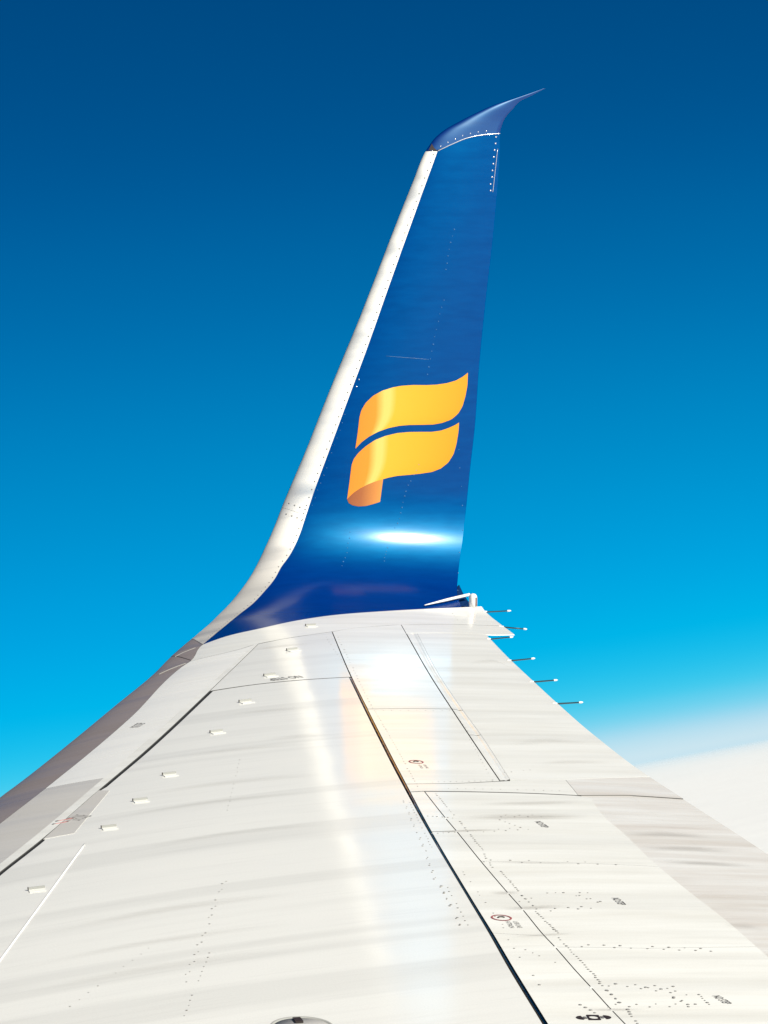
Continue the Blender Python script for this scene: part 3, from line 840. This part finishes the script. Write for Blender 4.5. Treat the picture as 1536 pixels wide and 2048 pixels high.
ribbon('emblem_ribbon', T['r1_bot'], T['r1_top'], T['r1_left'], list(reversed(T['r1_right'])), M_RIBBON, .0012, 'upper yellow ribbon of the emblem')
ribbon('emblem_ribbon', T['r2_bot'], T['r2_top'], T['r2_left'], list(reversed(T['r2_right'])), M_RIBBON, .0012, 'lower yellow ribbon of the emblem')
r3t, r3b = T['r3_top'], T['r3_bot']
ribbon('emblem_ribbon_curl', r3b, r3t, [r3b[0], r3t[0]], [r3b[-1], r3t[-1]], M_CURL, .0010, 'brown curled end of the emblem ribbon')

V = [P(s, q, .003) for s, q in T['shim']] + [P(s, q, -.002) for s, q in T['shim']]
make('cap_shim', V, [(3, 2, 1, 0), (4, 5, 6, 7)] + [(i, (i + 1) % 4, 4 + (i + 1) % 4, 4 + i) for i in range(4)], M_BLACK, winglet, smooth=[0] * 6)
V, Fc = [], []
add_tube(V, Fc, [P(s, q, .0006) for s, q in resample(T['scuff'], 12)], [.0009] * 13, 6)
make('scuff_mark', V, Fc, M_BLUERIVET, winglet)

# winglet fasteners
for k, (s, q) in enumerate(T['screw_te'] + T['screw_cap'] + T['dots'] + [(CAP[0][0] - .004, CAP[0][1] + .006)]):
    V, Fc = [], []
    add_disc(V, Fc, s, q, .0046 if k < 9 else .0036, .002, 10, .003, .001)
    make('screw', V, Fc, M_SCREW, winglet)
V, Fc = [], []
for pts, n, r in T['wrows']:
    for s, q in resample(pts, n):
        add_disc(V, Fc, s + random.uniform(-.003, .003), q + random.uniform(-.002, .002), r * random.uniform(.5, .9), .0014, 7, .002, .001)
make('skin_rivets', V, Fc, M_BLUERIVET, winglet, kind='stuff')
V, Fc = [], []
stp = resample([(s, fST(s) - .016) for s in [(-.5 + (T['strip'][-1][0] + .48) * i / 200) for i in range(201)]], 78)
for s, q in stp:
    add_disc(V, Fc, s, q, .0040, .0026, 7, .002)
for d in (-.03, .03):
    for k in range(4):
        a, b = sm[0], sm[2]; t = .18 + .24 * k
        add_disc(V, Fc, a[0] + (b[0] - a[0]) * t + d, a[1] + (b[1] - a[1]) * t + d * .35, .0045, .0026, 7, .002)
make('strip_rivets', V, Fc, M_RIVET, winglet, kind='stuff')

# ------------------------------------------------------------------ wing-tip fairing and position light
V, Fc = [], []
fr = T['fair']
for o_ in (-.030, -.045):
    for s, q in fr: V.append(P(s, q, o_))
n = len(fr)
Fc.append(tuple(range(n))); Fc.append(tuple(n + i for i in reversed(range(n))))
for i in range(n): Fc.append((i, n + i, n + (i + 1) % n, (i + 1) % n))
make('tip_fairing', V, Fc, M_DARKBLUE, wing, smooth=[0] * len(Fc))
a, b = T['strut']
V, Fc = [], []
pa, pb = P(*a, .010), P(*b, .012)
add_tube(V, Fc, [pa + (pb - pa) * (k / 6) for k in range(7)], [.003 + .0055 * min(1, k / 3) for k in range(7)], 8)
make('fairing_rib', V, Fc, M_LAMP, wing)
s, q = T['lamp'][0]
base = P(s, q, .004)
V, Fc = [], []
prof_l = [(-.01, .0215), (.02, .022), (.045, .022), (.056, .019), (.064, .012), (.067, .003)]
add_tube(V, Fc, [base + UPW * h for h, r in prof_l], [r for h, r in prof_l], 20)
lamp = make('position_light', V, Fc, M_LAMP, wing)
V, Fc = [], []
for ang in (25,):
    t = math.radians(ang)
    d = Vector((math.cos(t - math.pi / 2.6), math.sin(t - math.pi / 2.6), 0))
    side = UPW.cross(d)
    add_box(V, Fc, base + d * .0185 - side * .0045, d * .006, side * .008, UPW * .048)
make('lens', V, Fc, M_LENS, lamp, smooth=[0] * len(Fc))

# ------------------------------------------------------------------ vortex generators
for (s0, q0), (s1, q1) in zip(T['vg'], T['vg_end']):
    root = bpy.data.objects.new('vortex_generator', None)
    pos = P(s0, q0)
    aft, outw, nn = frame(s0, q0)
    d = P(s1, q1) - pos; L = d.length; d.normalize()
    side = nn.cross(d).normalized()
    root.matrix_local = Matrix.Translation(pos)
    link(root, wing)
    V, Fc = [], []
    add_box(V, Fc, -side * .036 + nn * .0005, d * L, side * .042, nn * .002)
    make('base_plate', V, Fc, M_WHITE2, root, smooth=[0] * 6)
    V, Fc = [], []
    h = .0095 * L / .055
    f = -side * .004
    pts = [Vector((0, 0, 0)), d * L, d * L + nn * h, d * (L * .02) + nn * (h * .96)]
    for o_ in (Vector((0, 0, 0)), side * .0022):
        for p in pts: V.append(p + o_ + f + nn * .002)
    Fc += [(0, 1, 2, 3), (7, 6, 5, 4)] + [(i, 4 + i, 4 + (i + 1) % 4, (i + 1) % 4) for i in range(4)]
    make('vane', V, Fc, M_SHADE, root, smooth=[0] * 6)
    V, Fc = [], []
    add_box(V, Fc, f + nn * .002 - d * .003 - side * .001, d * .003, side * .004, nn * h)
    make('vane_edge', V, Fc, M_BLACK, root, smooth=[0] * 6)

# ------------------------------------------------------------------ static wicks
for (s0, q0), (s1, q1) in zip(T['wick'], T['wick_tip']):
    root = bpy.data.objects.new('static_wick', None)
    p0, p1 = P(s0, q0, -.004), P(s1, q1, 0)
    p1 = p0 + (p1 - p0)
    root.matrix_local = Matrix.Translation(p0)
    link(root, wing)
    d = p1 - p0
    V, Fc = [], []
    add_tube(V, Fc, [-d * .05, d * .02, d * .45, d * .87], [.0046, .0040, .0036, .0032], 8)
    make('rod', V, Fc, M_ROD, root)
    V, Fc = [], []
    add_tube(V, Fc, [d * .84, d * .86, d * .95, d * 1.0], [.0028, .0048, .0048, .0020], 8)
    make('tip', V, Fc, M_TIP, root)
    V, Fc = [], []
    u = d.normalized(); w_ = u.cross(UPW).normalized()
    add_box(V, Fc, -u * .022 - w_ * .005 + UPW * .001, u * .026, w_ * .010, UPW * .005)
    make('mount', V, Fc, M_TRIM, root, smooth=[0] * 6)

# ------------------------------------------------------------------ skin rivets
V, Fc = [], []
for pts, n, r, stagger in T['rows']:
    for k, (s, q) in enumerate(resample(pts, n)):
        if random.random() < .10: continue
        ds = (.012 if k % 2 else -.012) if stagger else 0
        add_disc(V, Fc, s + ds + random.uniform(-.002, .002), q + random.uniform(-.002, .002), r * random.uniform(.45, 1.0), .0012, 7, .001)
make('skin_rivets', V, Fc, M_RIVET, wing, kind='stuff')

# ------------------------------------------------------------------ grime drawn aft by the airflow, and ripple reflections painted as bands
def grime_reflection_mat():
    m = mat('grime_reflection', (.30, .275, .25), .6, 0, 0, 0, .1)
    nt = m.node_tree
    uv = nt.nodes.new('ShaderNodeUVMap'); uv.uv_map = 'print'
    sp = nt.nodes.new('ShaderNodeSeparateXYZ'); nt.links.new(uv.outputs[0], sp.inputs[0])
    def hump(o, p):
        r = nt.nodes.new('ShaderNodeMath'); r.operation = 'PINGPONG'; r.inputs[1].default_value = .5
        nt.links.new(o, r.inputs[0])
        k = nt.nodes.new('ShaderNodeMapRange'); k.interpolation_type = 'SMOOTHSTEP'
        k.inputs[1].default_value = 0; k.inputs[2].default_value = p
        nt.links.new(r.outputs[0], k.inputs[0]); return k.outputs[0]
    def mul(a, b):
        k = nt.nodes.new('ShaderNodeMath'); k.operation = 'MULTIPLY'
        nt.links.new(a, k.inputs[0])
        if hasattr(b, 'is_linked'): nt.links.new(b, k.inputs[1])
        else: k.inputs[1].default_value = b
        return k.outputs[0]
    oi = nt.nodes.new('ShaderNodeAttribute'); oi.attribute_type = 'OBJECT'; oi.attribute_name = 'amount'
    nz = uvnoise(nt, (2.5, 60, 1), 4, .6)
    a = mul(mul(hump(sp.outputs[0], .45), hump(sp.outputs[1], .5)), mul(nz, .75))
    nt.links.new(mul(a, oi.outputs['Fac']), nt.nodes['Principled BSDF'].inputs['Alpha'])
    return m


M_GRIME_REFLECTION = grime_reflection_mat()
for pts, w, am in T['grime_reflection']:  # hinge smears are dirt; long forward bands paint in reflections of skin ripples
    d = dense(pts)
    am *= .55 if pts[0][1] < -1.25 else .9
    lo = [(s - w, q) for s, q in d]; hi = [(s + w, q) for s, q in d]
    solid('grime_reflection_streak', coons(lo, hi, [lo[0], hi[0]], [lo[-1], hi[-1]], 24, 4), M_GRIME_REFLECTION, wing, .0009, 0, pr=True, amount=am)

# ------------------------------------------------------------------ stencilled markings
def stencil(name, text, at, to, size, material, flip=1, track=1.0, off=.0016):
    """lettering laid on the skin from one wing point towards another"""
    cu = bpy.data.curves.new(name, 'FONT')
    cu.body = text; cu.size = 1.0; cu.space_character = track
    tmp = bpy.data.objects.new(name, cu)
    scene.collection.objects.link(tmp)
    dg = bpy.context.evaluated_depsgraph_get()
    me = bpy.data.meshes.new_from_object(tmp.evaluated_get(dg))
    bpy.data.objects.remove(tmp)
    me.name = name
    xs = [v.co.x for v in me.vertices]
    x0, x1 = min(xs), max(xs)
    Lx = math.hypot(to[0] - at[0], to[1] - at[1])
    ds, dq = (to[0] - at[0]) / Lx, (to[1] - at[1]) / Lx
    us, uq = dq * flip, -ds * flip
    for v in me.vertices:
        a = (v.co.x - x0) / (x1 - x0) * Lx
        b = v.co.y * size
        v.co = P(at[0] + ds * a + us * b, at[1] + dq * a + uq * b, off)
    me.materials.clear(); me.materials.append(material)
    return link(bpy.data.objects.new(name, me), wing)


for a, b in zip(T['nostep_at'], T['nostep_dir']):
    L = math.hypot(b[0] - a[0], b[1] - a[1])
    stencil('stencil_lettering', 'NO STEP', a, b, .038, M_BLACK)
stencil('stencil_lettering', 'NO STEP', T['stext'][1], T['stext'][0], .07, M_BLACK2)
stencil('stencil_lettering', 'ATTACH', T['ringtext'][0], T['ringtext_b'][0], .022, M_BLACK2)
stencil('stencil_lettering', 'LIFE LINE', T['ringtext'][1], T['ringtext_b'][1], .022, M_BLACK2)
stencil('stencil_lettering', 'ATTACH', T['ringtext2'][0], T['ringtext2_b'][0], .016, M_BLACK2)
stencil('stencil_lettering', 'LIFE LINE', T['ringtext2'][1], T['ringtext2_b'][1], .016, M_BLACK2)
stencil('stencil_lettering', 'NO STEP', T['ltext'][0], T['ltext'][1], .06, M_BLACK2)
stencil('stencil_lettering', 'LIFE LINE', T['ltext2'][0], T['ltext2'][1], .10, M_BLACK2)


def ringmark(name, c, r, w, material, n=40, off=.0016, squash=1.0):
    V, Fc = [], []
    for i in range(n):
        t = 2 * math.pi * i / n
        for rr in (r, r - w):
            V.append(P(c[0] + rr * math.sin(t) * squash, c[1] + rr * math.cos(t), off))
    for i in range(n):
        j = (i + 1) % n
        Fc.append((2 * i, 2 * j, 2 * j + 1, 2 * i + 1))
    return make(name, V, Fc, material, wing)


for c, e in zip(T['ring'], T['ring_w']):
    r = abs(e[1] - c[1])
    ringmark('ring_marking', c, r, .006, M_RED)
    V, Fc = [], []
    pts = [(c[0] + .3 * r * math.sin(t), c[1] + .32 * r * math.cos(t)) for t in [math.pi * (0.1 + .9 * i / 10) for i in range(11)]]
    add_tube(V, Fc, [P(s, q, .001) for s, q in pts], [.003] * 11, 6)
    make('tie_down_eye', V, Fc, M_BLACK, wing)

# red-lined hook marking near the leading edge
h = T['hook']
for a, b in ((h[0], h[1]), (h[2], h[3])):
    V, Fc = [], []
    add_tube(V, Fc, [P(a[0] + (b[0] - a[0]) * k / 8, a[1] + (b[1] - a[1]) * k / 8, .002) for k in range(9)], [.0018] * 9, 6)
    make('hook_marking', V, Fc, M_RED, wing)
    V, Fc = [], []
    for e in (a, b):
        V, Fc = [], []
        add_disc(V, Fc, e[0], e[1], .008, .003, 8, .003)
        make('hook_fitting', V, Fc, M_RIVET, wing)

# capsule-shaped sighting mark
cq = T['capq']; ca, cb = T['capsule']
def flat(name, poly, material, off=.0016):
    V = [P(s, q, off) for s, q in poly]
    return make(name, V, [tuple(range(len(V)))], material, wing, smooth=[0])


def lerp2(a, b, t): return (a[0] + (b[0] - a[0]) * t, a[1] + (b[1] - a[1]) * t)


V, Fc = [], []
cx = lerp2(lerp2(cq[0], cq[2], .5), lerp2(cq[1], cq[3], .5), .5)
nseg = 40
outer = resample([cq[3], cq[2], cq[1], cq[0], cq[3]], nseg)
hw = math.hypot(cq[1][0] - cq[0][0], cq[1][1] - cq[0][1]) / 2
ux, vx = lerp2(cq[1], cq[2], .5), lerp2(cq[3], cq[2], .5)
for i in range(nseg):
    V.append(P(*outer[i], .0016))
for i in range(nseg):
    dx, dy = outer[i][0] - cx[0], outer[i][1] - cx[1]
    th = math.atan2(dx / (abs(vx[0] - cx[0]) + 1e-6), dy / (abs(ux[1] - cx[1]) + 1e-6))
    V.append(P(cx[0] + .55 * abs(vx[0] - cx[0]) * math.sin(th), cx[1] + .72 * abs(ux[1] - cx[1]) * math.cos(th), .0016))
for i in range(nseg):
    j = (i + 1) % nseg
    Fc.append((i, j, nseg + j, nseg + i))
make('sighting_mark', V, Fc, M_BLACK, wing)
hs_ = abs(vx[0] - cx[0])
for sg, end in ((-1, ca), (1, cb)):
    q0 = cx[1] + sg * (abs(ux[1] - cx[1]) + .012); q1 = max(end[1], q0 + .022) if sg > 0 else min(end[1], q0 - .022)
    poly = []
    for i in range(13):
        t = -math.pi / 2 + math.pi * i / 12
        poly.append((cx[0] + .75 * hs_ * math.sin(t), q0 + sg * .003 + (q1 - q0 - sg * .003) * math.cos(t)))
    flat('sighting_mark', poly, M_BLACK)
    flat('sighting_mark', [(cx[0] - .4 * hs_, q0 - sg * .009), (cx[0] - .4 * hs_, q0), (cx[0] + .4 * hs_, q0), (cx[0] + .4 * hs_, q0 - sg * .009)], M_BLACK2)

# fuel filler cap at the bottom of the picture
c, e = T['fuel']
r = abs(e[1] - c[1])
V, Fc = [], []
def torus(V, Fc, c, r, w, z, n=40):
    b = len(V)
    for i in range(n):
        t = 2 * math.pi * i / n
        for rr, zz in ((r, 0.0005), (r - w * .3, z), (r - w * .7, z), (r - w, .0005)):
            V.append(P(c[0] + rr * math.sin(t), c[1] + rr * math.cos(t), zz))
    for i in range(n):
        j = (i + 1) % n
        for k in range(3):
            Fc.append((b + 4 * i + k, b + 4 * j + k, b + 4 * j + k + 1, b + 4 * i + k + 1))
torus(V, Fc, c, r, .012, .004)
fc = make('filler_cap', V, Fc, M_SHADE, wing)
V, Fc = [], []
add_disc(V, Fc, c[0], c[1], r - .013, .002, 32, .002)
make('cap_plate', V, Fc, M_GREY, fc)
V, Fc = [], []
aft, outw, nn = frame(*c)
add_box(V, Fc, P(*c) + nn * .002 + outw * (r * .35) - aft * .01, aft * .022, outw * (r * .4), nn * .006)
make('cap_lever', V, Fc, M_BLACK, fc, smooth=[0] * 6)
